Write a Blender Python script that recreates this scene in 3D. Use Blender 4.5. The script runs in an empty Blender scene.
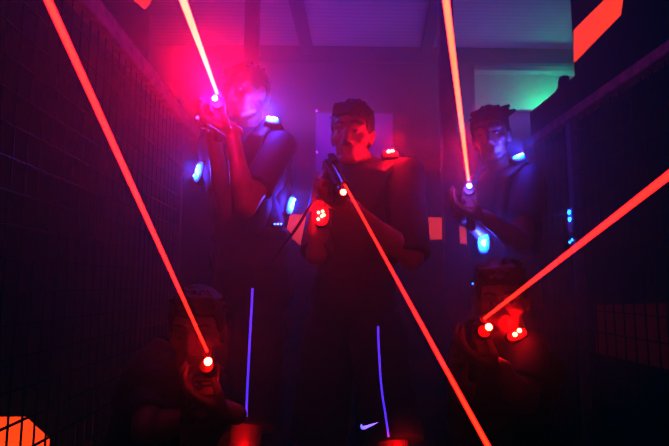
import bpy, bmesh, math, random
from mathutils import Vector, Matrix
from mathutils.bvhtree import BVHTree
random.seed(7)
S = bpy.context.scene
COL = S.collection
V = Vector
# ------------------------------------------------------------------ camera
F = 520.0
PITCH, YAW = math.radians(6.8), math.radians(1.6)
CAM = V((0, 0, 1.0))
FWD = V((math.sin(YAW) * math.cos(PITCH), math.cos(YAW) * math.cos(PITCH), math.sin(PITCH)))
RGT = V((math.cos(YAW), -math.sin(YAW), 0))
UPV = RGT.cross(FWD)


def ray(px, py):
    return (FWD + RGT * ((px - 334.5) / F) + UPV * ((223 - py) / F)).normalized()


def at(px, py, Y):
    d = ray(px, py)
    return CAM + d * (Y / d.y)


cd = bpy.data.cameras.new('camera')
cam = bpy.data.objects.new('camera', cd)
COL.objects.link(cam)
cam.matrix_world = Matrix.Translation(CAM) @ Matrix((RGT, UPV, -FWD)).transposed().to_4x4()
cd.sensor_width = 36
cd.lens = F / 669 * 36
cd.clip_start = 0.02
S.camera = cam


# ------------------------------------------------------------------ materials
def mat(name, col, rough=0.6, metal=0.0, emit=None, es=0.0, var=0.15, scale=25, bump=0.0, spec=0.5):
    m = bpy.data.materials.new(name)
    m.use_nodes = True
    nt = m.node_tree
    b = nt.nodes['Principled BSDF']
    b.inputs['Roughness'].default_value = rough
    b.inputs['Metallic'].default_value = metal
    b.inputs['Specular IOR Level'].default_value = spec
    tc = nt.nodes.new('ShaderNodeTexCoord')
    nz = nt.nodes.new('ShaderNodeTexNoise')
    nz.inputs['Scale'].default_value = scale
    nz.inputs['Detail'].default_value = 4
    nt.links.new(tc.outputs['Object'], nz.inputs['Vector'])
    rp = nt.nodes.new('ShaderNodeValToRGB')
    c = V(col)
    a, d = c * (1 - var), c * (1 + var)
    rp.color_ramp.elements[0].position = 0.3
    rp.color_ramp.elements[1].position = 0.7
    rp.color_ramp.elements[0].color = (*a, 1)
    rp.color_ramp.elements[1].color = (*d, 1)
    nt.links.new(nz.outputs['Fac'], rp.inputs['Fac'])
    nt.links.new(rp.outputs['Color'], b.inputs['Base Color'])
    if emit:
        b.inputs['Emission Color'].default_value = (*emit, 1)
        b.inputs['Emission Strength'].default_value = es
    if bump:
        bp = nt.nodes.new('ShaderNodeBump')
        bp.inputs['Strength'].default_value = bump
        bp.inputs['Distance'].default_value = 0.01
        nt.links.new(nz.outputs['Fac'], bp.inputs['Height'])
        nt.links.new(bp.outputs['Normal'], b.inputs['Normal'])
    return m


def beam_mat(name, core, edge, s):
    """glowing light in the haze: adds light, blocks nothing; hotter along its middle"""
    m = bpy.data.materials.new(name)
    m.use_nodes = True
    nt = m.node_tree
    nt.nodes.remove(nt.nodes['Principled BSDF'])
    out = nt.nodes['Material Output']
    em = nt.nodes.new('ShaderNodeEmission')
    em.inputs['Strength'].default_value = s
    lw = nt.nodes.new('ShaderNodeLayerWeight')
    lw.inputs['Blend'].default_value = 0.5
    rp = nt.nodes.new('ShaderNodeValToRGB')
    rp.color_ramp.elements[0].position = 0.15
    rp.color_ramp.elements[0].color = (*core, 1)
    rp.color_ramp.elements[1].position = 0.75
    rp.color_ramp.elements[1].color = (*edge, 1)
    nt.links.new(lw.outputs['Facing'], rp.inputs['Fac'])
    nt.links.new(rp.outputs['Color'], em.inputs['Color'])
    tr = nt.nodes.new('ShaderNodeBsdfTransparent')
    ad = nt.nodes.new('ShaderNodeAddShader')
    nt.links.new(em.outputs[0], ad.inputs[0])
    nt.links.new(tr.outputs[0], ad.inputs[1])
    nt.links.new(ad.outputs[0], out.inputs['Surface'])
    return m


def ceiling_mat():
    m = mat('ribbed_ceiling', (0.5, 0.47, 0.54), 0.6, var=0.1, scale=3)
    nt = m.node_tree
    b = nt.nodes['Principled BSDF']
    tc = nt.nodes.new('ShaderNodeTexCoord')
    w = nt.nodes.new('ShaderNodeTexWave')
    w.bands_direction = 'Y'
    w.inputs['Scale'].default_value = 5.0
    w.inputs['Distortion'].default_value = 0.3
    nt.links.new(tc.outputs['Object'], w.inputs['Vector'])
    mx = nt.nodes.new('ShaderNodeMixRGB')
    mx.blend_type = 'MULTIPLY'
    mx.inputs[0].default_value = 0.35
    src = b.inputs['Base Color'].links[0].from_socket
    nt.links.new(src, mx.inputs[1])
    nt.links.new(w.outputs['Color'], mx.inputs[2])
    nt.links.new(mx.outputs[0], b.inputs['Base Color'])
    return m


M = dict(
    floor=mat('dark_floor', (0.03, 0.025, 0.035), 0.5, var=0.3, scale=6, bump=0.1),
    ceil=ceiling_mat(),
    wall=mat('dark_painted_wall', (0.06, 0.05, 0.075), 0.85, var=0.12, scale=4, spec=0.2),
    black=mat('black_painted_board', (0.016, 0.013, 0.018), 0.8, var=0.25, scale=5, spec=0.2),
    pale=mat('pale_wall', (0.45, 0.45, 0.45), 0.8, var=0.06, scale=3),
    beam=mat('dark_timber', (0.05, 0.035, 0.05), 0.7, var=0.3, scale=18, bump=0.15),
    rail=mat('dark_red_timber', (0.6, 0.18, 0.2), 0.4, var=0.3, scale=22, bump=0.1),
    steel=mat('mesh_steel', (0.07, 0.06, 0.08), 0.35, 0.7, var=0.2, scale=30),
    post=mat('grey_steel_post', (0.3, 0.24, 0.32), 0.4, 0.2, var=0.2, scale=20),
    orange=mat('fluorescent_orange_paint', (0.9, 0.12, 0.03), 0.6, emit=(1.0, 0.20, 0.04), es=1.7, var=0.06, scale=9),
    orange_dim=mat('shaded_orange_paint', (0.25, 0.02, 0.01), 0.6, emit=(1.0, 0.02, 0.01), es=0.09, var=0.06, scale=9),  # same orange, with the dim UV on the block put into its colour
    skin=mat('skin', (0.15, 0.08, 0.065), 0.5, var=0.06, scale=40),
    hair=mat('dark_hair', (0.018, 0.013, 0.012), 0.5, var=0.4, scale=90, bump=0.4),
    shirt=mat('dark_navy_shirt', (0.032, 0.026, 0.055), 0.85, var=0.2, scale=30, bump=0.2),
    vest=mat('black_vest_padding', (0.022, 0.02, 0.03), 0.7, var=0.25, scale=40, bump=0.3),
    shorts=mat('black_shorts_cloth', (0.020, 0.016, 0.026), 0.8, var=0.3, scale=30, bump=0.25),
    shoe=mat('dark_shoe', (0.03, 0.03, 0.035), 0.6),
    plastic=mat('black_gun_plastic', (0.025, 0.025, 0.03), 0.35, var=0.2, scale=30),
    lens=mat('clear_pod_plastic', (0.25, 0.3, 0.4), 0.2, var=0.1, scale=60),
    eye=mat('eye_white', (0.22, 0.2, 0.2), 0.2, var=0.02),
    iris=mat('dark_iris', (0.03, 0.018, 0.01), 0.15, var=0.1),
    uv=mat('violet_glowing_piping', (0.3, 0.25, 0.7), 0.6, emit=(0.12, 0.14, 1.0), es=1.3, var=0.1),
    logo=mat('pale_logo_print', (0.5, 0.5, 0.9), 0.6, emit=(0.30, 0.30, 1.0), es=2.0, var=0.05),
    red_piping=mat('red_glowing_piping', (0.7, 0.1, 0.08), 0.6, emit=(1.0, 0.03, 0.01), es=0.4, var=0.05),
    lblue=mat('blue_led', (0.3, 0.5, 1.0), 0.3, emit=(0.04, 0.36, 1.0), es=7, var=0.02),
    lviol=mat('violet_led', (0.6, 0.3, 1.0), 0.3, emit=(0.45, 0.12, 1.0), es=5, var=0.02),
    lpink=mat('pink_led', (1, 0.3, 1.0), 0.3, emit=(1.0, 0.2, 0.9), es=6, var=0.02),
    lred=mat('red_led', (1.0, 0.2, 0.1), 0.3, emit=(1.0, 0.10, 0.05), es=22, var=0.02),
    gred=mat('red_lens_glow', (0.8, 0.1, 0.1), 0.3, emit=(1.0, 0.02, 0.02), es=1.3, var=0.3, scale=120),
    gblue=mat('blue_lens_glow', (0.1, 0.3, 0.9), 0.3, emit=(0.015, 0.22, 1.0), es=2.6, var=0.3, scale=120),
    violet_pane=mat('violet_pane', (0.2, 0.1, 0.4), 0.3, emit=(0.16, 0.028, 0.42), es=0.75, var=0.05, scale=3),
)


# ------------------------------------------------------------------ mesh builder
class MB:
    def __init__(s):
        s.v, s.f = [], []

    def add(s, vs, fs):
        n = len(s.v)
        s.v += [tuple(p) for p in vs]
        s.f += [tuple(i + n for i in q) for q in fs]

    def box(s, lo, hi, mx=None):
        (a, b, c), (d, e, g) = lo, hi
        p = [V(q) for q in ((a, b, c), (d, b, c), (d, e, c), (a, e, c), (a, b, g), (d, b, g), (d, e, g), (a, e, g))]
        if mx is not None:
            p = [mx @ q for q in p]
        s.add(p, [(3, 2, 1, 0), (4, 5, 6, 7), (0, 1, 5, 4), (1, 2, 6, 5), (2, 3, 7, 6), (3, 0, 4, 7)])

    def rings(s, rs, caps=True):
        n = len(rs[0])
        vs = [p for r in rs for p in r]
        fs = []
        for i in range(len(rs) - 1):
            for j in range(n):
                k = (j + 1) % n
                fs.append((i * n + j, i * n + k, (i + 1) * n + k, (i + 1) * n + j))
        if caps:
            fs.append(tuple(range(n - 1, -1, -1)))
            fs.append(tuple(range((len(rs) - 1) * n, len(rs) * n)))
        s.add(vs, fs)

    def tube(s, pts, rads, n=14, round_ends=False, sq=(1, 1), side=None):
        """tube along points with a radius per point; optional domed ends"""
        pts = [V(p) for p in pts]
        if not hasattr(rads, '__len__'):
            rads = [rads] * len(pts)
        d0 = (pts[1] - pts[0]).normalized()
        d1 = (pts[-1] - pts[-2]).normalized()
        P = [(p, r, None) for p, r in zip(pts, rads)]
        if round_ends:
            st = [(pts[0] - d0 * rads[0] * math.cos(t), rads[0] * math.sin(t), d0) for t in (0.12, 0.5, 0.9, 1.25)]
            en = [(pts[-1] + d1 * rads[-1] * math.cos(t), rads[-1] * math.sin(t), d1) for t in (1.25, 0.9, 0.5, 0.12)]
            P = st + P + en
        ref = V(side) if side else (V((0, 0, 1)) if abs(d0.z) < 0.9 else V((0, 1, 0)))
        rs = []
        for i, (p, r, _) in enumerate(P):
            a = P[max(i - 1, 0)][0]
            b = P[min(i + 1, len(P) - 1)][0]
            t = (b - a).normalized()
            x = (ref - t * ref.dot(t)).normalized()
            ref = x
            y = t.cross(x)
            rs.append([p + x * (r * sq[0] * math.cos(2 * math.pi * j / n)) + y * (r * sq[1] * math.sin(2 * math.pi * j / n)) for j in range(n)])
        s.rings(rs)

    def cap(s, a, b, ra, rb, n=14):
        s.tube([a, b], [ra, rb], n, True)

    def ell(s, c, rad, mx=None, n=18, m=12, pw=1.0):
        """ellipsoid, mx (3x3) orients it; pw<1 makes it boxier"""
        c = V(c)
        f = lambda t: math.copysign(abs(t) ** pw, t)
        rs = []
        for i in range(m + 1):
            ph = -math.pi / 2 + (0.04 + i / m * (math.pi - 0.08) / 1.0 if True else 0)
            r = []
            for j in range(n):
                th = 2 * math.pi * j / n
                q = V((rad[0] * f(math.cos(ph)) * f(math.cos(th)), rad[1] * f(math.cos(ph)) * f(math.sin(th)), rad[2] * f(math.sin(ph))))
                r.append(c + (mx @ q if mx is not None else q))
            rs.append(r)
        s.rings(rs)

    def prism(s, poly, n):
        """polygon extruded by vector n"""
        k = len(poly)
        vs = [V(p) for p in poly] + [V(p) + V(n) for p in poly]
        s.add(vs, [tuple(range(k - 1, -1, -1)), tuple(range(k, 2 * k))] + [(i, (i + 1) % k, k + (i + 1) % k, k + i) for i in range(k)])

    def build(s, name, m, parent=None, smooth=False, bevel=0):
        me = bpy.data.meshes.new(name)
        me.from_pydata(s.v, [], s.f)
        bm = bmesh.new()
        bm.from_mesh(me)
        bmesh.ops.recalc_face_normals(bm, faces=bm.faces)
        if bevel:
            bmesh.ops.bevel(bm, geom=[e for e in bm.edges if len(e.link_faces) == 2 and e.calc_face_angle(0) > 0.6], offset=bevel, segments=2, affect='EDGES')
        bm.to_mesh(me)
        bm.free()
        if smooth:
            for p in me.polygons:
                p.use_smooth = True
        me.materials.append(m)
        o = bpy.data.objects.new(name, me)
        COL.objects.link(o)
        if parent:
            put(o, parent)
        return o

    def melt(s, name, m, parent=None, voxel=0.007, smooth=4):
        """fuse everything added so far into ONE continuous skin"""
        o = s.build(name + '_raw', m)
        md = o.modifiers.new('r', 'REMESH')
        md.mode = 'VOXEL'
        md.voxel_size = voxel
        sm = o.modifiers.new('s', 'SMOOTH')
        sm.factor = 0.5
        sm.iterations = smooth
        dg = bpy.context.evaluated_depsgraph_get()
        me = bpy.data.meshes.new_from_object(o.evaluated_get(dg))
        old = o.data
        bpy.data.objects.remove(o)
        bpy.data.meshes.remove(old)
        me.name = name
        for p in me.polygons:
            p.use_smooth = True
        if not me.materials:
            me.materials.append(m)
        q = bpy.data.objects.new(name, me)
        COL.objects.link(q)
        if parent:
            put(q, parent)
        return q


def put(o, parent):
    o.parent = parent
    # geometry is written in world metres, so undo the offset of the thing's Empty
    o.matrix_parent_inverse = Matrix.Identity(4) if parent.parent else Matrix.Translation(-V(parent.location))


def tag(o, label=None, cat=None, group=None, kind=None):
    for k, x in (('label', label), ('category', cat), ('group', group), ('kind', kind)):
        if x:
            o[k] = x
    return o


def empty(name, loc, label, cat, group=None):
    o = bpy.data.objects.new(name, None)
    o.empty_display_size = 0.1
    COL.objects.link(o)
    o.location = loc
    return tag(o, label, cat, group)


def struct(name, mb, m, **k):
    return tag(mb.build(name, m, **k), kind='structure')


def lamp(name, loc, col, e, r=0.02, kind='POINT', size=None, aim=None):
    d = bpy.data.lights.new(name, kind)
    d.energy = e
    d.color = col
    if kind == 'POINT':
        d.shadow_soft_size = r
    elif kind == 'AREA':
        d.shape = 'RECTANGLE'
        d.size, d.size_y = size
    o = bpy.data.objects.new(name, d)
    COL.objects.link(o)
    o.location = loc
    if aim is not None:
        o.rotation_euler = (V(aim) - V(loc)).to_track_quat('-Z', 'Y').to_euler()
    return o


# ------------------------------------------------------------------ room shell
yz = lambda X, px, py: (lambda d: CAM + d * (X / d.x))(ray(px, py))
XL, XR, YB = -1.35, 1.45, 4.8
ZC = at(334, 48, YB).z
YR, YRL, YL = yz(XR, 573.5, 50).y, yz(XR, 536, 112).y, yz(XL, 149, 30).y
ZLOW = yz(XR, 573.5, 77).z
#     # left wall, right wall, ceiling, rear wall
b = MB(); b.box((-2.8, -2.6, -0.1), (3.1, 5.5, 0)); struct('floor', b, M['floor'])
b = MB(); b.box((-2.8, -2.6, ZC), (3.1, 5.5, ZC + 0.1)); struct('ceiling', b, M['ceil'])
b = MB(); b.box((-2.8, -2.7, 0), (3.1, -2.6, ZC)); struct('wall_front', b, M['black'])
b = MB(); b.box((-2.8, YL, 0), (-2.7, 5.5, ZC)); b.box((-2.8, YL - 0.1, 0), (XL - 0.1, YL, ZC)); struct('wall_left_hall', b, M['black'])
b = MB(); b.box((3.0, YR, 0), (3.1, 5.5, ZC)); b.box((XR + 0.1, YR - 0.1, 0), (3.1, YR, ZC)); struct('wall_right_hall', b, M['black'])
b = MB(); b.box((XL - 0.1, -2.6, 0), (XL, YL, ZC)); struct('wall_left', b, M['black'])
b = MB(); b.box((XR, -2.6, 0), (XR + 0.1, YR, ZC)); b.box((XR, YR, 0), (XR + 0.1, YRL + 0.1, ZLOW)); struct('wall_right', b, M['black'])


def zy(py, Y, px=334):
    return at(px, py, Y).z


def xx(px, Y, py=200):
    return at(px, py, Y).x


# rear wall with a violet window and the opening to the green-lit room
w1 = (xx(313, YB, 140), xx(396, YB, 140), zy(175, YB), zy(110, YB))
w2 = (xx(471, YB, 90), xx(590, YB, 90), zy(112.5, YB, 520), zy(64, YB, 520))
b = MB()
for lo, hi in (((-2.7, 0), (w1[0], ZC)), ((w1[0], 0), (w1[1], w1[2])), ((w1[0], w1[3]), (w1[1], ZC)), ((w1[1], 0), (w2[0], ZC)),
               ((w2[0], 0), (w2[1], w2[2])), ((w2[0], w2[3]), (w2[1], ZC)), ((w2[1], 0), (3.0, ZC))):
    b.box((lo[0], YB, lo[1]), (hi[0], YB + 0.1, hi[1]))
struct('wall_rear', b, M['wall'])
b = MB(); b.box((-2.8, 5.4, 0), (3.1, 5.5, ZC)); struct('wall_far', b, M['pale'])
w = tag(bpy.data.objects.new('window_1', None), kind='structure'); COL.objects.link(w); w.location = (w1[0], YB, w1[2])
b = MB()
for lo, hi in (((w1[0], w1[2]), (w1[0] + 0.025, w1[3])), ((w1[1] - 0.025, w1[2]), (w1[1], w1[3])), ((w1[0], w1[2]), (w1[1], w1[2] + 0.025)), ((w1[0], w1[3] - 0.025), (w1[1], w1[3]))):
    b.box((lo[0], YB - 0.015, lo[1]), (hi[0], YB + 0.06, hi[1]))
b.build('window_frame', M['beam'], w)
b = MB(); b.box((w1[0] + 0.02, YB + 0.03, w1[2] + 0.02), (w1[1] - 0.02, YB + 0.05, w1[3] - 0.02)); b.build('pane', M['violet_pane'], w)
w = tag(bpy.data.objects.new('window_2', None), kind='structure'); COL.objects.link(w); w.location = (w2[0], YB, w2[2])
b = MB()
for lo, hi in (((w2[0], w2[2]), (w2[0] + 0.03, w2[3])), ((w2[1] - 0.03, w2[2]), (w2[1], w2[3])), ((w2[0], w2[2] - 0.0), (w2[1], w2[2] + 0.02)), ((w2[0], w2[3] - 0.02), (w2[1], w2[3]))):
    b.box((lo[0], YB - 0.015, lo[1]), (hi[0], YB + 0.1, hi[1]))
b.build('window_frame', M['beam'], w)
# header beam along the rear wall
b = MB(); z0, z1 = zy(63, YB), zy(48.5, YB); b.box((-1.0, YB - 0.05, z0), (2.55, YB, min(z1, ZC))); struct('trim_1', b, M['beam'])
# ceiling joists run to the back, slightly askew
for i, (px0, px1) in enumerate(((298, 308), (434, 425))):
    p0, p1 = at(px0, 0, 4.0), at(px1, 47, YB)
    d = (p1 - p0); d.z = 0
    p0 = p0 - d * 2.5; d = d * 3.5
    x = V((1, 0, 0)) * 0.05
    b = MB(); b.prism([V((p0.x, p0.y, ZC - 0.09)) - x, V((p0.x, p0.y, ZC - 0.09)) + x, V((p0.x, p0.y, ZC)) + x, V((p0.x, p0.y, ZC)) - x], V((d.x, min(d.y, YB - p0.y), 0)))
    struct('trim_%d' % (i + 2), b, M['beam'])
# standing timber posts of the hall
for i, (px, Y) in enumerate(((247, 3.7), (453, 3.6))):
    x = xx(px, Y, 250)
    b = MB(); b.box((x - 0.052, Y, 0), (x + 0.052, Y + 0.1, ZC)); struct('trim_%d' % (i + 4), b, M['post' if i else 'beam'], bevel=0.006)


# ------------------------------------------------------------------ fluorescent orange blocks painted on boards
def panel(wall, label, pts, n, m='orange'):
    b = MB(); b.prism(pts, n)
    return tag(b.build('orange_panel', M[m], bpy.data.objects[wall]), label)


e = XR - 0.012
panel('wall_right', 'long fluorescent orange band high on the black board wall, above the right fence', [yz(e, 573.5, 30), yz(e, 640, -36), yz(e, 640, -5), yz(e, 621, -1), yz(e, 619, 15), yz(e, 573.5, 62)], (0.011, 0, 0))
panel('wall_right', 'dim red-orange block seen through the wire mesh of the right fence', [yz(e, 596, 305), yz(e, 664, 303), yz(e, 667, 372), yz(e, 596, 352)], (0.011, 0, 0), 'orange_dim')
e = XL + 0.012
panel('wall_left', 'small orange piece high on the board wall above the left fence', [yz(e, 118, -16), yz(e, 135, 0), yz(e, 145, 9), yz(e, 151, 3), yz(e, 152, -14)], (-0.011, 0, 0))
e = YB - 0.012
panel('wall_rear', 'fluorescent orange band across the rear wall behind the standing people', [at(284, 214, e), at(446, 217.5, e), at(446, 239, e), at(314, 244, e), at(312, 254, e), at(300, 245, e), at(284, 231, e)], (0, 0.011, 0))
panel('wall_rear', 'orange slanted block on the rear wall behind the steel post, beside the band', [at(447, 223, e), at(473, 230, e), at(478, 246, e), at(447, 241, e)], (0, 0.011, 0))
# barrier board standing behind the left mesh
Yb = 1.95
p = [at(-40, 446 + 60, Yb), at(-40, 418, Yb), at(23, 418, Yb), at(47, 440, Yb), at(47, 446 + 60, Yb)]
p = [V((max(q.x, XL + 0.01), q.y, q.z)) for q in p]
zb = 0.0
b = MB(); b.prism([V((XL + 0.005, Yb, zb)), V((XL + 0.005, Yb, p[1].z)), p[2], p[3], V((p[3].x, Yb, zb))], (0, 0.02, 0))
tag(b.build('orange_barrier_board', M['orange']), 'fluorescent orange chamfered board standing on the floor behind the left mesh', 'barrier')


# ------------------------------------------------------------------ wire mesh fences
def fence(X, y0, y1, h, posts, label, rail_y, rail_h, rail_m):
    r = empty('mesh_fence', (X, y1, 0), label, 'fence')
    b = MB()
    n = int((y1 - y0) / 0.075)
    for i in range(n + 1):
        y = y0 + (y1 - y0) * i / n
        b.box((X - 0.0022, y - 0.0022, 0.06), (X + 0.0022, y + 0.0022, h - 0.03))
    for k in range(int((h - 0.1) / 0.1) + 1):
        z = 0.08 + k * 0.1
        b.box((X - 0.003, y0, z - 0.003), (X + 0.003, y1, z + 0.003))
    b.build('mesh_panel', M['steel'], r)
    b = MB(); b.box((X - 0.035, y0, h - rail_h), (X + 0.035, rail_y, h)); b.build('top_rail', M[rail_m], r, bevel=0.004)
    b = MB(); b.box((X - 0.02, y0, 0.02), (X + 0.02, y1, 0.06)); b.build('bottom_rail', M['beam'], r)
    for y in posts:
        b = MB(); b.box((X - 0.025, y - 0.025, 0), (X + 0.025, y + 0.025, h - rail_h)); b.build('post', M['post' if y > 2 else 'beam'], r, bevel=0.004)
    return r


YFL, YFR = yz(-0.93, 176, 250).y, yz(1.31, 532, 200).y
fence(-0.93, 0.35, YFL, yz(-0.93, 150, 72).z, (0.4, yz(-0.93, -30, 220).y, YFL), 'wire mesh fence with dark timber top rail along the left side', yz(-0.93, 196, 120).y, 0.09, 'rail')
YM = yz(1.31 - 0.027, 572, 217).y
fence(1.31, 0.35, YFR, yz(1.31, 560, 120).z, (0.4, 1.6, YM + 0.0, YFR), 'wire mesh fence with steel posts along the right side', YFR + 0.02, 0.05, 'rail')


def small_light(name, label, loc, m, housing, group=None):
    r = empty(name, loc, label, 'light', group)
    loc = V(loc)
    b = MB(); b.ell(loc, (0.012, 0.012, 0.012), n=12, m=8); b.build('bulb', m, r, smooth=True)
    b = MB(); b.box(loc + V((-0.016, 0.004, -0.016)), loc + V((0.016, 0.03, 0.016))); b.build('housing', M['plastic'], r, bevel=0.003)
    return r


# blue reflection on the right fence's third post, built as a glowing LED unit
q = yz(1.31 - 0.027, 572, 217)
r = empty('post_reflection', q, 'blue reflection on a post of the right fence, built as glowing lights', 'light')
b = MB(); b.box(q + V((-0.012, -0.03, -0.085)), q + V((0.004, 0.03, 0.05)), ); b.build('housing', M['lens'], r, bevel=0.004)
for dz, rr in ((0.025, 0.017), (-0.012, 0.016)):
    b = MB(); b.ell(q + V((-0.012, 0, dz)), (0.008, rr, rr * 0.8), n=12, m=8); b.build('led', M['lblue'], r, smooth=True)
for dy, dz in ((-0.012, -0.118), (0.014, -0.128)):
    b = MB(); b.ell(q + V((-0.012, dy, dz)), (0.006, 0.008, 0.008), n=12, m=8); b.build('led', M['lblue'], r, smooth=True)
b = MB(); b.tube([q + V((-0.008, 0.01, -0.08)), q + V((-0.008, 0.016, -0.128))], 0.004, 8); b.tube([q + V((-0.008, -0.006, -0.08)), q + V((-0.008, -0.012, -0.118))], 0.004, 8); b.build('wire', M['lens'], r)
lamp('reflection_glow', q + V((-0.06, -0.03, 0.0)), (0.06, 0.2, 1.0), 0.5, 0.02)  # added lamp for the glow of this reflection
small_light('indicator_light', 'tiny pink light on the far end of the left fence rail', at(197.5, 117.5, yz(-0.93, 196, 120).y - 0.05), M['lpink'], 1)
small_light('indicator_light', 'violet spark at the top corner of the violet window', at(316.5, 111, YB - 0.04), M['lviol'], 1)
small_light('indicator_light', 'violet spark at the bottom corner of the violet window', at(317, 152, YB - 0.04), M['lviol'], 1)
# rounded lamp housing on the wall end, silhouetted on the green opening
q = V((XR + 0.05, yz(XR, 557, 95).y, ZLOW))
r = empty('wall_lamp_housing', q, 'dark round-topped housing on the board wall against the green opening', 'lamp')
b = MB(); b.box(q + V((-0.04, -0.04, 0)), q + V((0.04, 0.04, 0.02))); b.build('base', M['plastic'], r, bevel=0.004)
b = MB(); b.tube([q + V((0, 0, 0.02)), q + V((0, 0, 0.06)), q + V((0, 0, 0.085)), q + V((0, 0, 0.095))], [0.036, 0.036, 0.028, 0.008], 16); b.build('dome', M['plastic'], r, smooth=True)

# ------------------------------------------------------------------ people


def frame3(x, y, z):
    return Matrix((x, y, z)).transposed()


def hand(b, wrist, df, nrm, curls, side, thumb=0.6):
    """palm, four fingers and a thumb; df = finger direction, nrm = palm faces, side = +1 when the thumb lies along df x nrm"""
    df = df.normalized()
    nrm = (nrm - df * nrm.dot(df)).normalized()
    ac = df.cross(nrm) * side               # towards the thumb side
    R = frame3(ac, df, nrm)
    b.ell(wrist + df * 0.045, (0.04, 0.052, 0.016), R, pw=0.85)
    b.cap(wrist - df * 0.02, wrist + df * 0.03, 0.025, 0.024)
    lens = (0.95, 1.05, 1.0, 0.8)
    for i in range(4):
        p = wrist + df * (0.088 - 0.004 * abs(i - 1.2)) + ac * ((1.5 - i) * 0.0195)
        d = (df + ac * (1.5 - i) * 0.05).normalized()
        L = lens[i]
        for k, (ln, ra, rb) in enumerate(((0.043, 0.0098, 0.0092), (0.027, 0.009, 0.0084), (0.021, 0.0082, 0.007))):
            c = curls[k] + 0.06 * i
            d = (d * math.cos(c) + d.cross(ac).normalized() * (math.sin(c) * (1 if d.cross(ac).dot(nrm) > 0 or k else -1)) * (1 if (df.cross(ac)).dot(nrm) > 0 else -1)).normalized()
            q = p + d * ln * L
            b.cap(p, q, ra, rb, 10)
            p = q
    p = wrist + df * 0.028 + ac * 0.03
    d = (df * 0.62 + ac * 0.62 + nrm * thumb).normalized()
    q = p + d * 0.042
    b.cap(p - d * 0.02, q, 0.014, 0.0115, 10)
    d = (df * 0.85 + ac * 0.05 + nrm * (thumb + 0.25)).normalized()
    b.cap(q, q + d * 0.03, 0.011, 0.0085, 10)


def face_frame(yaw, pitch=0.0, roll=0.0):
    """head axes; yaw > 0 turns the face to the picture's left"""
    f = V((-math.sin(yaw) * math.cos(pitch), -math.cos(yaw) * math.cos(pitch), math.sin(pitch)))
    x = V((0, 0, 1)).cross(f).normalized() * -1       # the person's left
    x = f.cross(V((0, 0, 1))).normalized() * -1
    u = f.cross(x) if f.cross(x).z > 0 else x.cross(f)
    if roll:
        rm = Matrix.Rotation(roll, 3, f)
        x, u = rm @ x, rm @ u
    return x, f, u


def head(b, c, fr, s=1.0):
    x, f, u = fr
    R = frame3(x, f, u)
    P = lambda a, d, e: c + (x * a + f * d + u * e) * s
    E = lambda q, r, **k: b.ell(P(*q), tuple(t * s for t in r), R, **k)
    E((0, -0.012, 0.04), (0.074, 0.094, 0.083))
    E((0, 0.012, 0.0), (0.068, 0.074, 0.085))
    E((0, 0.03, -0.045), (0.055, 0.052, 0.066))
    E((0, 0.062, -0.096), (0.026, 0.022, 0.022))
    b.cap(P(-0.04, 0.01, -0.075), P(-0.018, 0.06, -0.098), 0.02 * s, 0.019 * s)
    b.cap(P(0.04, 0.01, -0.075), P(0.018, 0.06, -0.098), 0.02 * s, 0.019 * s)
    b.cap(P(0, 0.083, 0.012), P(0, 0.105, -0.03), 0.0095 * s, 0.0135 * s)
    for k in (-1, 1):
        b.cap(P(k * 0.009, 0.092, -0.036), P(k * 0.013, 0.088, -0.036), 0.010 * s, 0.010 * s)
        b.cap(P(k * 0.014, 0.08, 0.026), P(k * 0.05, 0.062, 0.027), 0.0125 * s, 0.011 * s)
        E((k * 0.043, 0.049, -0.02), (0.024, 0.024, 0.022))
        E((k * 0.074, -0.012, -0.006), (0.011, 0.022, 0.033))
        E((k * 0.079, -0.018, 0.006), (0.008, 0.016, 0.02))
    b.cap(P(-0.019, 0.0745, -0.059), P(0.019, 0.0745, -0.059), 0.0072 * s, 0.0072 * s)
    b.cap(P(-0.015, 0.0725, -0.073), P(0.015, 0.0725, -0.073), 0.0078 * s, 0.0078 * s)


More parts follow.
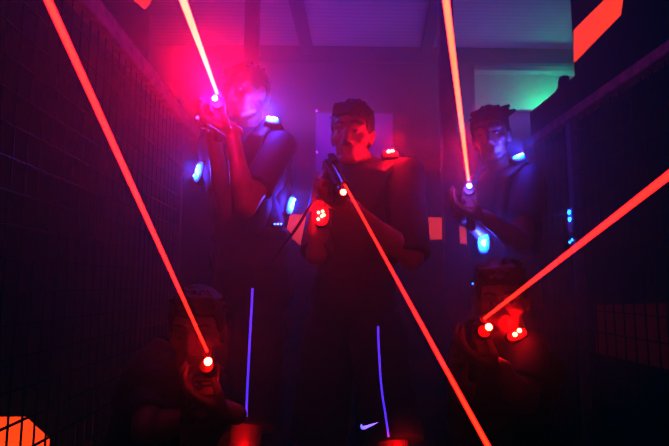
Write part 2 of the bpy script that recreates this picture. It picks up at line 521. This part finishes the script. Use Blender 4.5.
def person(label, hc, fr, jt, look, chest_pod=None, stripes=(), names=None):
    """jt: joints in world metres.  n neck base, p pelvis, sl/sr shoulders, el/er elbows, wl/wr wrists, hl/hr hips, kl/kr knees, al/ar ankles"""
    J = {k: V(v) for k, v in jt.items()}
    base = V((J['p'].x, J['p'].y, 0))
    r = empty('person', base, label, 'person')
    up = (J['n'] - J['p']).normalized()
    lx = J['sl'] - J['sr']
    lx = (lx - up * lx.dot(up)).normalized()
    fw = up.cross(lx)
    if fw.y > 0:
        fw = -fw
    R = frame3(lx, fw, up)
    T = (J['n'] - J['p']).length
    O = lambda a, d, e: J['p'] + lx * a + fw * d + up * (e * T)
    s = look.get('s', 1.0)
    # ---- body, one continuous skin
    b = MB()
    head(b, hc, fr, s)
    b.cap(J['n'] - up * 0.03, hc - fr[2] * 0.05 - fr[1] * 0.02, 0.056, 0.05)
    b.ell(O(0, 0, 0.76), (0.155, 0.098, 0.15), R)
    b.ell(O(0, 0, 0.42), (0.13, 0.09, 0.16), R)
    b.ell(O(0, 0, 0.05), (0.15, 0.10, 0.12), R)
    b.cap(O(0, -0.01, 0.9), J['sl'], 0.055, 0.05)
    b.cap(O(0, -0.01, 0.9), J['sr'], 0.055, 0.05)
    for q in 'lr':
        b.cap(J['s' + q], J['e' + q], 0.05, 0.039)
        b.cap(J['e' + q], J['w' + q], 0.038, 0.026)
        b.tube([J['e' + q].lerp(J['w' + q], t) for t in (0.05, 0.3, 0.6)], [0.03, 0.043, 0.03], 12, True)
        b.cap(J['h' + q], J['k' + q], 0.078, 0.054)
        b.cap(J['k' + q], J['a' + q], 0.052, 0.036)
        b.tube([J['k' + q].lerp(J['a' + q], t) for t in (0.1, 0.35, 0.7)], [0.045, 0.056, 0.036], 12, True)
        fd = J.get('t' + q)
        b.cap(J['a' + q] - V((0, 0, 0.02)), fd, 0.038, 0.03)
    for q in 'lr':
        hand(b, J['w' + q], *look['hand_' + q])
    b.melt('body', M['skin'], r, 0.0055, 3)
    # ---- eyes
    x, f, u = fr
    for k in (-1, 1):
        c = hc + (x * (k * 0.031) + f * 0.0705 + u * 0.003) * s
        b = MB(); b.ell(c, (0.0125 * s, 0.0115 * s, 0.0085 * s), frame3(x, f, u), n=14, m=10); eo = b.build('eye', M['eye'], r, smooth=True)
        b = MB(); b.ell(c + f * 0.0075 * s, (0.006 * s, 0.0052 * s, 0.006 * s), frame3(x, f, u), n=12, m=8); b.build('iris', M['iris'], eo, smooth=True)
        b = MB(); b.tube([hc + (x * (k * 0.015) + f * 0.0895 + u * 0.033) * s, hc + (x * (k * 0.033) + f * 0.086 + u * 0.039) * s, hc + (x * (k * 0.05) + f * 0.072 + u * 0.034) * s], [0.0045, 0.005, 0.003], 8, True)
        b.build('eyebrow', M['hair'], r, smooth=True)
    # ---- hair
    b = MB()
    Rh = frame3(x, f, u)
    H = lambda a, d, e: hc + (x * a + f * d + u * e) * s
    b.ell(H(0, -0.022, 0.062), (0.082 * s, 0.098 * s, 0.078 * s), Rh)
    b.ell(H(0, -0.045, 0.02), (0.08 * s, 0.07 * s, 0.085 * s), Rh)
    for k in (-1, 1):
        b.ell(H(k * 0.066, -0.008, 0.045), (0.016 * s, 0.05 * s, 0.05 * s), Rh)
    rnd = random.Random(look.get('seed', 1))
    for _ in range(70):
        t, ph = rnd.uniform(-math.pi, math.pi), rnd.uniform(0.15, 1.5)
        d = V((math.cos(t) * math.cos(ph), math.sin(t) * math.cos(ph), math.sin(ph)))
        p0 = H(d.x * 0.07, -0.022 + d.y * 0.085, 0.062 + d.z * 0.066)
        tip = H(d.x * 0.086 + rnd.uniform(-.012, .012), -0.02 + d.y * 0.102 + 0.008, 0.06 + d.z * 0.081)
        b.cap(p0, tip, 0.011 * s, 0.004 * s, 7)
    for k in range(9):      # fringe
        a = -0.05 + k * 0.0125
        b.cap(H(a, 0.055, 0.105), H(a + look.get('sweep', 0.012), 0.084 - abs(a) * 0.35, look.get('fringe', 0.062) + rnd.uniform(-.008, .008)), 0.012 * s, 0.005 * s, 7)
    for (a, d, e), tip in look.get('tufts', ()):
        b.cap(H(a, d, e), H(*tip), 0.022 * s, 0.008 * s, 8)
    b.melt('hair', M['hair'], r, 0.0045, 1)
    # ---- shirt with short sleeves
    b = MB()
    b.ell(O(0, 0, 0.74), (0.172, 0.114, 0.165), R)
    b.ell(O(0, 0, 0.42), (0.148, 0.107, 0.18), R)
    b.tube([O(0, 0, 0.45), O(0, 0, 0.2), O(0, 0, -0.04)], [0.15, 0.16, 0.168], 24, side=tuple(lx), sq=(1.0, 0.72))
    b.tube([O(0, -0.01, 0.88), J['n'] + (hc - J['n']).normalized() * 0.012], [0.085, 0.066], 16)
    for q in 'lr':
        b.cap(O(0, -0.01, 0.9), J['s' + q], 0.07, 0.066)
        d = J['s' + q].lerp(J['e' + q], look.get('sleeve', 0.72))
        b.cap(J['s' + q], J['s' + q].lerp(d, 0.3), 0.066, 0.062)
        b.tube([J['s' + q], d], [0.064, 0.062], 16)
    # cloth folds
    for k in range(10):
        a = rnd.uniform(-.13, .13); h = rnd.uniform(.05, .5)
        b.cap(O(a, 0.088 - abs(a) * 0.25, h), O(a + rnd.uniform(-.06, .06), 0.088 - abs(a) * 0.25, h + 0.16), 0.016, 0.01, 8)
    b.melt('shirt', M['shirt'], r, 0.0075, 3)
    # ---- shorts
    b = MB()
    b.tube([O(0, 0, 0.16), O(0, 0, 0.0), O(0, 0, -0.12)], [0.162, 0.178, 0.15], 24, side=tuple(lx), sq=(1.0, 0.75))
    b.ell(O(0, 0, 0.0), (0.175, 0.125, 0.13), R)
    for q in 'lr':
        hem = J['h' + q].lerp(J['k' + q], look.get('hem', 0.9))
        mid = J['h' + q].lerp(J['k' + q], 0.5)
        b.tube([J['h' + q].lerp(J['k' + q], -0.1), J['h' + q], J['h' + q].lerp(J['k' + q], 0.15), mid, hem], [0.05, 0.088, 0.104, 0.102, 0.105], 20)
        for k in range(5):
            t = rnd.uniform(0, 6.28)
            d = (hem - J['h' + q]).normalized()
            a = d.orthogonal().normalized(); c = d.cross(a)
            w_ = (a * math.cos(t) + c * math.sin(t)) * 0.094
            b.cap(J['h' + q].lerp(hem, 0.35) + w_ * 0.95, hem + w_ - d * 0.01, 0.007, 0.016, 8)
    sh = b.melt('shorts', M['shorts'], r, 0.0075, 3)
    # ---- shoes
    for q in 'lr':
        b = MB()
        a, t = J['a' + q], J['t' + q]
        d = (t - a); d.z = 0; d.normalize()
        zz = min(a.z, t.z)
        b.tube([V((a.x, a.y, 0.035)) - d * 0.05, V((a.x, a.y, 0.045)) + d * 0.03, V((t.x, t.y, 0.035)) + d * 0.0, V((t.x, t.y, 0.03)) + d * 0.04], [0.036, 0.046, 0.046, 0.03], 14, True, side=(0, 0, 1), sq=(0.85, 1.1))
        b.cap(V((a.x, a.y, 0.05)), V((a.x, a.y, 0.11)), 0.045, 0.046)
        b.melt('shoe', M['shoe'], r, 0.008, 3)
    # ---- game vest: front and back plates and shoulder straps
    b = MB()
    b.ell(O(0, 0.058, 0.58), (0.145, 0.075, 0.21), R, pw=0.75)
    b.ell(O(0, -0.058, 0.6), (0.145, 0.07, 0.21), R, pw=0.75)
    for k in (-1, 1):
        b.tube([O(k * 0.10, 0.10, 0.68), O(k * 0.112, 0.085, 0.9), O(k * 0.115, 0.0, 1.03), O(k * 0.112, -0.09, 0.9), O(k * 0.10, -0.1, 0.68)], [0.036] * 5, 12, True, side=tuple(lx), sq=(1.2, 0.7))
        b.tube([O(k * 0.12, 0.07, 0.34), O(k * 0.165, 0, 0.34), O(k * 0.12, -0.07, 0.34)], 0.024, 10, True)
    vest = b.melt('vest', M['vest'], r, 0.007, 3)
    return r, vest, sh, J, (lx, fw, up, O)


def pod(vest, c, n, u, col, w=0.05, h=0.03, leds=((-0.3, 0), (0.3, 0.1)), glow=True, lr=0.008):
    """light pod on a vest: housing, glowing clear lens and LEDs"""
    n = V(n).normalized()
    x = V(u).cross(n).normalized()
    u = n.cross(x)
    R = frame3(x, n, u)
    root = MB(); root.ell(c, (w * 1.15, 0.018, h * 1.2), R, pw=0.6); h_ = root.build('light_pod', M['plastic'], vest, smooth=True)
    q = MB(); q.ell(c + n * 0.012, (w, 0.014, h), R, pw=0.75)
    lo = q.build('lens', M['g' + col] if glow else M['lens'], vest, smooth=True)
    q = MB()
    for a, d in leds:
        q.ell(c + n * 0.026 + x * (a * w) + u * (d * h), (lr, 0.007, lr), R, n=12, m=8)
    lo2 = q.build('led_cluster', M['l' + col], vest, smooth=True)
    return h_


def ribbon(target, pix, wpx, name, m, parent):
    """cloth stripe laid onto the garment surface along a line of sight points"""
    dg = None
    me = target.data
    bv = BVHTree.FromPolygons([v.co for v in me.vertices], [tuple(p.vertices) for p in me.polygons])
    L, Rr = [], []
    for px, py in pix:
        for sgn, out in ((-1, L), (1, Rr)):
            d = ray(px + sgn * wpx / 2, py)
            h, nn, i, t = bv.ray_cast(CAM, d)
            out.append((h - d * 0.004) if h else None)
    pr = [(a, c) for a, c in zip(L, Rr) if a and c]
    if len(pr) < 2:
        return None
    b = MB()
    vs = [p for ac in pr for p in ac]
    b.add(vs, [(2 * i, 2 * i + 1, 2 * i + 3, 2 * i + 2) for i in range(len(pr) - 1)])
    return b.build(name, m, parent)


def decal(target, poly, name, m, parent):
    me = target.data
    bv = BVHTree.FromPolygons([v.co for v in me.vertices], [tuple(p.vertices) for p in me.polygons])
    k = len(poly) // 2
    fine = lambda ch: [(ch[i][0] + (ch[i + 1][0] - ch[i][0]) * t / 5, ch[i][1] + (ch[i + 1][1] - ch[i][1]) * t / 5) for i in range(len(ch) - 1) for t in range(5)] + [ch[-1]]
    poly = fine(poly[:k]) + fine(poly[k:])
    pts = []
    for px, py in poly:
        d = ray(px, py)
        h, nn, i, t = bv.ray_cast(CAM, d)
        if h is None:
            return None
        pts.append(h - d * 0.002 + (nn if nn.dot(d) < 0 else -nn) * 0.005)
    b = MB(); n = len(pts) // 2
    b.add(pts, [(i, i + 1, len(pts) - 2 - i, len(pts) - 1 - i) for i in range(n - 1)])
    return b.build(name, m, parent)


def gun(tip, near, led_col, label, led_px, led_Y):
    """laser tag phaser: tip is the laser aperture, beam leaves towards near"""
    tip, near = V(tip), V(near)
    f = (near - tip).normalized()
    x = f.cross(V((0, 0, 1))).normalized()          # shooter's right
    u = x.cross(f)
    R = frame3(x, f, u)
    W = Matrix.Translation(tip) @ R.to_4x4()
    g = empty('laser_tag_gun', tip, label, 'toy gun')
    b = MB(); b.box((-0.024, -0.34, -0.062), (0.024, -0.05, -0.008), W); b.build('gun_body', M['plastic'], g, bevel=0.008)
    b = MB(); b.tube([W @ V((0, -0.3, 0.0)), W @ V((0, -0.01, 0.0))], 0.0095, 12)
    b.tube([W @ V((0, -0.022, 0)), W @ V((0, -0.003, 0))], 0.012, 12); b.build('laser_tube', M['plastic'], g, smooth=False)
    b = MB(); b.tube([W @ V((0, -0.1, -0.030)), W @ V((0, -0.03, -0.030)), W @ V((0, -0.012, -0.030))], [0.018, 0.019, 0.016], 18); b.build('barrel', M['plastic'], g)
    led = at(led_px[0], led_px[1], led_Y)
    b = MB(); b.ell(W @ V((0, -0.006, -0.030)) * 0 + led, (0.0095, 0.0095, 0.0095), n=16, m=10); b.build('muzzle_light', M['l' + led_col], g, smooth=True)
    b = MB(); b.tube([W @ V((0, -0.21, -0.05)), W @ V((0, -0.235, -0.145))], 0.02, 12, sq=(1.3, 0.85), side=tuple(f)); b.build('grip', M['plastic'], g, smooth=False)
    b = MB(); b.tube([W @ V((0, -0.165, -0.055)), W @ V((0, -0.15, -0.1)), W @ V((0, -0.19, -0.115)), W @ V((0, -0.225, -0.11))], 0.005, 8); b.build('trigger_guard', M['plastic'], g)
    b = MB(); b.box((-0.012, -0.3, 0.008), (0.012, -0.2, 0.022), W); b.build('sight', M['plastic'], g, bevel=0.003)
    b = MB(); b.box((-0.02, -0.14, -0.092), (0.02, -0.06, -0.062), W); b.build('fore_grip', M['plastic'], g, bevel=0.008)
    return f, x, u, W, led


def beam(tip, near, r, m, label, ext=1.0):
    tip, near = V(tip), V(near)
    d = (near - tip).normalized()
    # runs on until it meets the shell behind the camera
    t = 1e9
    for ax, lo, hi in ((0, XL, XR), (1, -2.6, 9), (2, 0.0, ZC)):
        if abs(d[ax]) > 1e-6:
            q = ((hi if d[ax] > 0 else lo) - tip[ax]) / d[ax]
            if q > 0:
                t = min(t, q)
    b = MB(); b.tube([tip, tip + d * (t - 0.004)], r, 16)
    o = b.build('laser_beam', m, smooth=True)
    return tag(o, label, 'laser beam')


BM_HOT = beam_mat('hot_red_beam', (1.0, 0.30, 0.12), (1.0, 0.05, 0.02), 2.8)
BM_MID = beam_mat('bright_red_beam', (1.0, 0.30, 0.06), (0.9, 0.01, 0.02), 2.0)
BM_RED = beam_mat('red_beam', (1.0, 0.13, 0.05), (0.9, 0.02, 0.03), 1.15)

# guns: tip pixel, tip depth, frame-edge pixel, depth there
G = dict(
    p1=((217, 93), 1.62, (183, 0), 0.62), p2=((345, 185), 1.50, (488, 446), 0.62), p3=((468.5, 180), 1.72, (446, 0), 0.62),
    p4=((484.5, 318.5), 1.32, (669, 175), 0.42), p5=((207, 351), 1.22, (48, 0), 0.38))
tips = {k: (at(*a, Ya), at(*c, Yc)) for k, (a, Ya, c, Yc) in G.items()}
gi = {}
gi['p1'] = gun(*tips['p1'], 'blue', 'black laser gun with blue muzzle light raised beside the tallest person', (214.8, 98.2), 1.60)
gi['p2'] = gun(*tips['p2'], 'red', 'black laser gun with red muzzle light under the chin of the middle person', (343.3, 192.2), 1.48)
gi['p3'] = gun(*tips['p3'], 'blue', 'black laser gun with blue muzzle light held by the standing person near the steel post', (469.3, 186), 1.70)
gi['p4'] = gun(*tips['p4'], 'red', 'black laser gun with red muzzle light of the crouching player under the slanting beam', (488.8, 327), 1.31)
gi['p5'] = gun(*tips['p5'], 'red', 'black laser gun with red muzzle light of the crouching player by the left fence', (208, 361.5), 1.21)
beam(*tips['p1'], 0.0050, BM_HOT, 'white-hot red beam rising from the blue-lit gun of the tallest person')
beam(*tips['p2'], 0.0036, BM_RED, 'red beam slanting down in front of the middle person to the bottom edge')
beam(*tips['p3'], 0.0050, BM_MID, 'bright steep red beam rising from the gun in front of the steel post')
beam(*tips['p4'], 0.0038, BM_RED, 'red beam slanting up across the right mesh fence')
beam(*tips['p5'], 0.0033, BM_RED, 'long red beam crossing the left mesh fence down to the crouching player')


def arms(k, grip_side=True):
    f, x, u, W, led = gi[k]
    wr = W @ V((0.034, -0.285, -0.085))
    wl = W @ V((-0.045, -0.125, -0.11))
    return dict(wr=wr, wl=wl), dict(
        hand_r=(f + u * 0.15, -x, (0.5, 0.75, 0.5), 1 if (f.cross(-x)).dot(u) > 0 else -1),
        hand_l=(x * 0.8 + f * 0.35 + u * 0.25, u - x * 0.3, (0.35, 0.6, 0.5), 1 if (x.cross(u)).dot(f) > 0 else -1))


# --- tallest person, standing
a, hk = arms('p1')
P1 = person('tallest person with blue shoulder light, standing with arm raised to aim', at(246, 96, 2.02), face_frame(0.62, -0.06, 0.05), dict(
    n=at(249, 131, 2.08), p=at(252, 292, 2.1), sl=at(280, 147, 1.98), sr=at(212, 146, 2.2),
    el=at(246, 207, 1.78), er=at(227, 212, 2.0), hl=at(262, 308, 2.04), hr=at(236, 306, 2.15), kl=at(246, 438, 1.82), kr=at(228, 432, 2.2),
    al=V((-0.33, 1.9, 0.09)), ar=V((-0.42, 2.4, 0.09)), tl=V((-0.40, 1.79, 0.05)), tr=V((-0.50, 2.3, 0.05)), **a),
    dict(seed=3, s=0.97, hem=0.93, **hk))
# --- middle person
a, hk = arms('p2')
P2 = person('person in the middle with red shoulder light, black shorts with logo', at(352, 136, 1.86), face_frame(0.28, -0.1, -0.05), dict(
    n=at(367, 165, 1.92), p=at(352, 300, 1.95), sl=at(407, 175, 1.82), sr=at(328, 186, 2.06),
    el=at(412, 258, 1.68), er=at(316, 255, 1.85), hl=at(376, 318, 1.9), hr=at(332, 316, 2.0), kl=at(392, 447, 1.72), kr=at(318, 450, 1.92),
    al=V((0.21, 1.82, 0.09)), ar=V((-0.02, 2.1, 0.09)), tl=V((0.17, 1.69, 0.05)), tr=V((-0.08, 1.98, 0.05)), **a),
    dict(seed=5, s=0.97, hem=0.97, sleeve=0.98, fringe=0.068, sweep=-0.01, **hk))
# --- standing person by the right fence
a, hk = arms('p3')
P3 = person('standing person by the right fence, blue shoulder light and tousled hair', at(491, 137, 2.12), face_frame(0.5, -0.12, 0.1), dict(
    n=at(503, 170, 2.18), p=at(505, 300, 2.22), sl=at(527, 178, 2.08), sr=at(488, 186, 2.34),
    el=at(522, 243, 1.9), er=at(495, 243, 2.12), hl=at(515, 315, 2.18), hr=at(492, 313, 2.3), kl=at(513, 425, 2.05), kr=at(482, 425, 2.3),
    al=V((0.78, 2.2, 0.09)), ar=V((0.66, 2.5, 0.09)), tl=V((0.70, 2.08, 0.05)), tr=V((0.58, 2.38, 0.05)), **a),
    dict(seed=8, s=0.97, tufts=(((0.03, -0.05, 0.11), (0.085, -0.06, 0.128)), ((0.05, -0.06, 0.09), (0.105, -0.07, 0.105))), **hk))
# --- crouching player on the right
a, hk = arms('p4')
P4 = person('crouching player with red shoulder light below the standing person by the right fence', at(503, 301, 1.60), face_frame(0.4, -0.1, 0.06), dict(
    n=at(508, 341, 1.66), p=V((0.58, 1.86, 0.36)), sl=at(527, 351, 1.56), sr=at(468, 354, 1.76),
    el=at(524, 400, 1.45), er=at(462, 392, 1.6), hl=V((0.66, 1.8, 0.34)), hr=V((0.50, 1.86, 0.34)), kl=V((0.66, 1.46, 0.47)), kr=V((0.42, 1.55, 0.45)),
    al=V((0.66, 1.66, 0.09)), ar=V((0.44, 1.76, 0.09)), tl=V((0.64, 1.54, 0.05)), tr=V((0.40, 1.64, 0.05)), **a),
    dict(seed=11, s=0.95, **hk))
# --- crouching player by the left fence
a, hk = arms('p5')
P5 = person('crouching player in the dark by the left fence, behind the red muzzle light', at(197, 333, 1.50), face_frame(-0.05, -0.1, 0.0), dict(
    n=at(188, 371, 1.58), p=V((-0.56, 1.73, 0.34)), sl=at(208, 391, 1.50), sr=at(154, 390, 1.59),
    el=at(194, 446, 1.42), er=at(146, 430, 1.44), hl=V((-0.44, 1.69, 0.33)), hr=V((-0.60, 1.69, 0.33)), kl=V((-0.40, 1.36, 0.46)), kr=V((-0.63, 1.38, 0.46)),
    al=V((-0.43, 1.57, 0.09)), ar=V((-0.60, 1.59, 0.09)), tl=V((-0.41, 1.45, 0.05)), tr=V((-0.61, 1.47, 0.05)), **a),
    dict(seed=14, s=0.95, **hk))

# ---- vest light pods
CAMD = lambda p: (CAM - p).normalized()


TREES = {}


def seat_tree(root):
    if root.name not in TREES:
        v, f = [], []
        for o in root.children:
            if o.name.split('.')[0] in ('vest', 'shirt', 'shorts', 'body'):
                n = len(v)
                v += [q.co.copy() for q in o.data.vertices]
                f += [tuple(k + n for k in p.vertices) for p in o.data.polygons]
        TREES[root.name] = BVHTree.FromPolygons(v, f)
    return TREES[root.name]


def podpx(P, px, py, Y, n, col, lamp_e, k_aim=None, lean=0.0, **k):
    # seat the pod on the clothes: first surface met along the sight line, else the nearest approach to the figure
    T = seat_tree(P[0])
    d = ray(px, py)
    h, nn, i, t = T.ray_cast(CAM, d)
    if h is None:
        best = None
        for q in range(140):
            c = at(px, py, 1.2 + q * 0.01)
            f = T.find_nearest(c)
            if f[0] is not None and (best is None or f[3] < best[0]):
                best = (f[3], c)
        c = best[1]
    else:
        c = h - d * 0.006
    if k_aim is not None:
        k_aim = CAM + (k_aim - CAM) * ((c.y - 0.03) / k_aim.y)
    pod(P[1], c, n, (lean, 0, 1), col, **k)
    if lamp_e:
        lamp_e *= 8 if col == 'blue' else 4
        colr = (1.0, 0.03, 0.03) if col == 'red' else (0.08, 0.2, 1.0)
        h = k_aim if k_aim is not None else c
        lamp('pod_light', c + V(n).normalized() * 0.05 + (h - c) * 0.25, colr, lamp_e, 0.02)


podpx(P1, 272, 124.5, 1.93, (0.15, -0.75, 0.7), 'blue', 0.7, at(258, 112, 1.9), lean=0.15, w=0.028, h=0.014, leds=((-0.5, 0), (0.1, 0.2), (0.5, 0)), lr=0.008)
podpx(P1, 202, 172.5, 1.95, (-0.7, -0.7, 0.1), 'blue', 0.4, lean=0.5, w=0.024, h=0.044, leds=((-0.2, -0.5), (0.2, 0.1), (0.3, 0.5)), lr=0.007)
podpx(P1, 288.5, 206, 1.95, (0.6, -0.8, 0.1), 'blue', 0.4, lean=0.35, w=0.015, h=0.038, leds=((0, -0.5), (0.1, 0.2), (0.2, 0.6)), lr=0.007)
podpx(P1, 277, 225.5, 1.92, (0.2, -1, 0.1), 'blue', 0.0, w=0.02, h=0.01, leds=((-0.6, 0), (0.0, 0), (0.6, 0)), lr=0.0035, glow=False)
podpx(P2, 390, 157, 1.74, (0.1, -0.8, 0.5), 'red', 0.8, at(384, 148, 1.92), w=0.028, h=0.014, leds=((-0.4, 0), (0.15, 0.3)), lr=0.0075)
podpx(P2, 323.5, 217, 1.76, (-0.4, -0.9, 0.1), 'red', 0.35, w=0.026, h=0.034, leds=((-0.3, -0.4), (0.3, 0.4), (0.2, -0.1), (-0.3, 0.3), (0.5, 0.0)), lr=0.006)
podpx(P3, 517.5, 160.5, 2.02, (0.1, -0.8, 0.6), 'blue', 0.45, at(505, 152, 2.05), lean=-0.3, w=0.030, h=0.016, leds=((-0.4, -0.2), (0.05, 0), (0.5, 0.2)), lr=0.0085)
podpx(P3, 484, 243, 2.03, (-0.4, -0.9, 0.1), 'blue', 0.35, w=0.024, h=0.044, leds=((-0.1, -0.1), (0.3, 0.1), (0.2, -0.3)), lr=0.0085)
podpx(P3, 473.5, 284.5, 2.03, (-0.4, -0.9, 0.1), 'blue', 0.0, w=0.008, h=0.010, leds=((0, 0),), lr=0.004, glow=False)
podpx(P4, 516, 336.5, 1.44, (-0.1, -0.9, 0.5), 'red', 0.25, lean=-0.35, w=0.030, h=0.015, leds=((-0.35, -0.1), (0.25, 0.3)), lr=0.0075)

# ---- glowing piping, logo
ribbon(P1[2], [(252.5, 288), (251.5, 310), (250, 335), (249, 355), (248, 375), (247, 395), (246.8, 404), (246.5, 411), (246.3, 417)], 2.6, 'side_piping', M['uv'], P1[2])
ribbon(P2[2], [(378, 326), (378.6, 345), (379.5, 360), (380.5, 378), (382.5, 396), (385.5, 415), (386.8, 424), (387.8, 431), (388.5, 437)], 2.4, 'side_piping', M['uv'], P2[2])
decal(P2[2], [(361.8, 424.6), (363.2, 423.8), (364.0, 426.0), (366.5, 425.6), (371, 424.2), (379, 422.4), (379, 422.8), (371.5, 427.0), (367, 429.2), (364, 429.9), (362.2, 428.6)][:11] + [(361.4, 426.4)], 'logo', M['logo'], P2[2])
ribbon(P4[2], [(464.8, 414), (465, 425), (464.8, 438)], 2.4, 'side_piping', M['red_piping'], P4[2])


# ---- coiled lead from the middle person's gun to the pack
def cable(label, pts, r):
    b = MB()
    P = [V(p) for p in pts]
    Q = []
    for i in range(len(P) - 1):
        p0, p1, p2, p3 = P[max(i - 1, 0)], P[i], P[i + 1], P[min(i + 2, len(P) - 1)]
        for k in range(8):
            t = k / 8
            Q.append(0.5 * ((2 * p1) + (p2 - p0) * t + (2 * p0 - 5 * p1 + 4 * p2 - p3) * t * t + (3 * p1 - p0 - 3 * p2 + p3) * t ** 3))
    Q.append(P[-1])
    b.tube(Q, r, 10)
    return tag(b.build('gun_cable', M['plastic'], smooth=True), label, 'cable')


cable('black cable hanging from the gun of the middle person towards the pack light', [at(336, 190, 1.72), at(320, 197, 1.74), at(309, 209, 1.76), at(298, 226, 1.78), at(287, 241, 1.80), at(272, 262, 1.84)], 0.0055)

# ------------------------------------------------------------------ light
for k, c, e in (('p1', (0.3, 0.08, 1.0), 0.8), ('p2', (1, 0.01, 0.015), 0.13), ('p3', (0.08, 0.2, 1.0), 0.6), ('p4', (1, 0.01, 0.015), 0.35), ('p5', (1, 0.01, 0.015), 0.4)):
    lamp('muzzle_glow', gi[k][4] + gi[k][0] * (0.09 if k in ('p2', 'p4', 'p5') else 0.04), c, e * 3, 0.015)
# light scattered out of the two strong beams
RED = (1.0, 0.010, 0.045)
for k, n, e in (('p1', 6, 2.3), ('p3', 5, 0.55)):
    t, q = tips[k]
    for i in range(n):
        lamp('beam_glow', t.lerp(q, (0.18 if k == 'p1' else 0.1) + 0.42 * i / n), RED, e, 0.01)
for k, n, e in (('p2', 3, 0.015), ('p4', 3, 0.015), ('p5', 3, 0.015)):
    t, q = tips[k]
    for i in range(n):
        lamp('beam_glow', t.lerp(q, (i + 0.5) / n), (1.0, 0.02, 0.02), e, 0.01)
lamp('hall_violet_fill', (0.2, 4.4, 2.2), (0.36, 0.12, 1.0), 10, 0.15)  # added violet fill for the hall, from no visible fixture
for x, c, e in ((-0.1, (0.45, 0.30, 0.75), 17), (1.7, (0.38, 0.42, 0.85), 24)):
    lamp('ceiling_fill', (x, 4.3, 2.3), c, e, kind='AREA', size=(1.3, 0.5), aim=(x, 4.4, 3.2))  # added upward fill that brightens the ceiling, unseen from below
lamp('green_room_lamp', (2.45, 5.1, 2.75), (0.05, 1.0, 0.4), 60, 0.1)
lamp('far_room_lamp', (1.5, 5.0, 2.4), (0.5, 0.45, 0.8), 20, 0.1)
lamp('uv_fill', (0.0, 2.35, 3.1), (0.22, 0.03, 1.0), 20, kind='AREA', size=(1.2, 0.2), aim=(0.0, 2.4, 0))  # added overhead fill for violet ambience over the people, no visible tube
lamp('uv_fill', (-0.2, 0.9, 3.1), (0.12, 0.03, 1.0), 12, kind='AREA', size=(0.2, 1.4), aim=(-0.2, 1.0, 0))  # second added fill, bluer and nearer the camera
for px, py, Y, tx, ty, tY, e in ((206, 500, 1.45, 240, 436, 1.82, 30), (440, 490, 1.4, 400, 444, 1.7, 24)):
    o = lamp('knee_red_fill', at(px, py, Y), (1.0, 0.02, 0.012), e, kind='SPOT', aim=at(tx, ty, tY))  # added unseen red spots that light the two knees
    o.data.spot_size = 0.7; o.data.spot_blend = 0.6; o.data.shadow_soft_size = 0.03

wd = bpy.data.worlds.new('hazy_air')
S.world = wd
wd.use_nodes = True
nt = wd.node_tree
nt.nodes['Background'].inputs['Color'].default_value = (0.02, 0.0, 0.04, 1)
nt.nodes['Background'].inputs['Strength'].default_value = 0.2
vs = nt.nodes.new('ShaderNodeVolumeScatter')
vs.inputs['Density'].default_value = 0.36
vs.inputs['Color'].default_value = (0.9, 0.9, 0.9, 1)
vs.inputs['Anisotropy'].default_value = 0.2
nt.links.new(vs.outputs[0], nt.nodes['World Output'].inputs['Volume'])

S.view_settings.view_transform = 'Standard'
S.view_settings.look = 'None'
S.view_settings.exposure = 0.5
S.view_settings.gamma = 0.5
S.view_settings.use_curve_mapping = True
S.view_settings.curve_mapping.black_level = (0.078, 0.0, 0.022)
S.view_settings.curve_mapping.update()
S.cycles.use_denoising = True
S.cycles.max_bounces = 6
S.cycles.volume_bounces = 0
S.cycles.sample_clamp_indirect = 3
S.cycles.transparent_max_bounces = 16
bpy.context.view_layer.update()
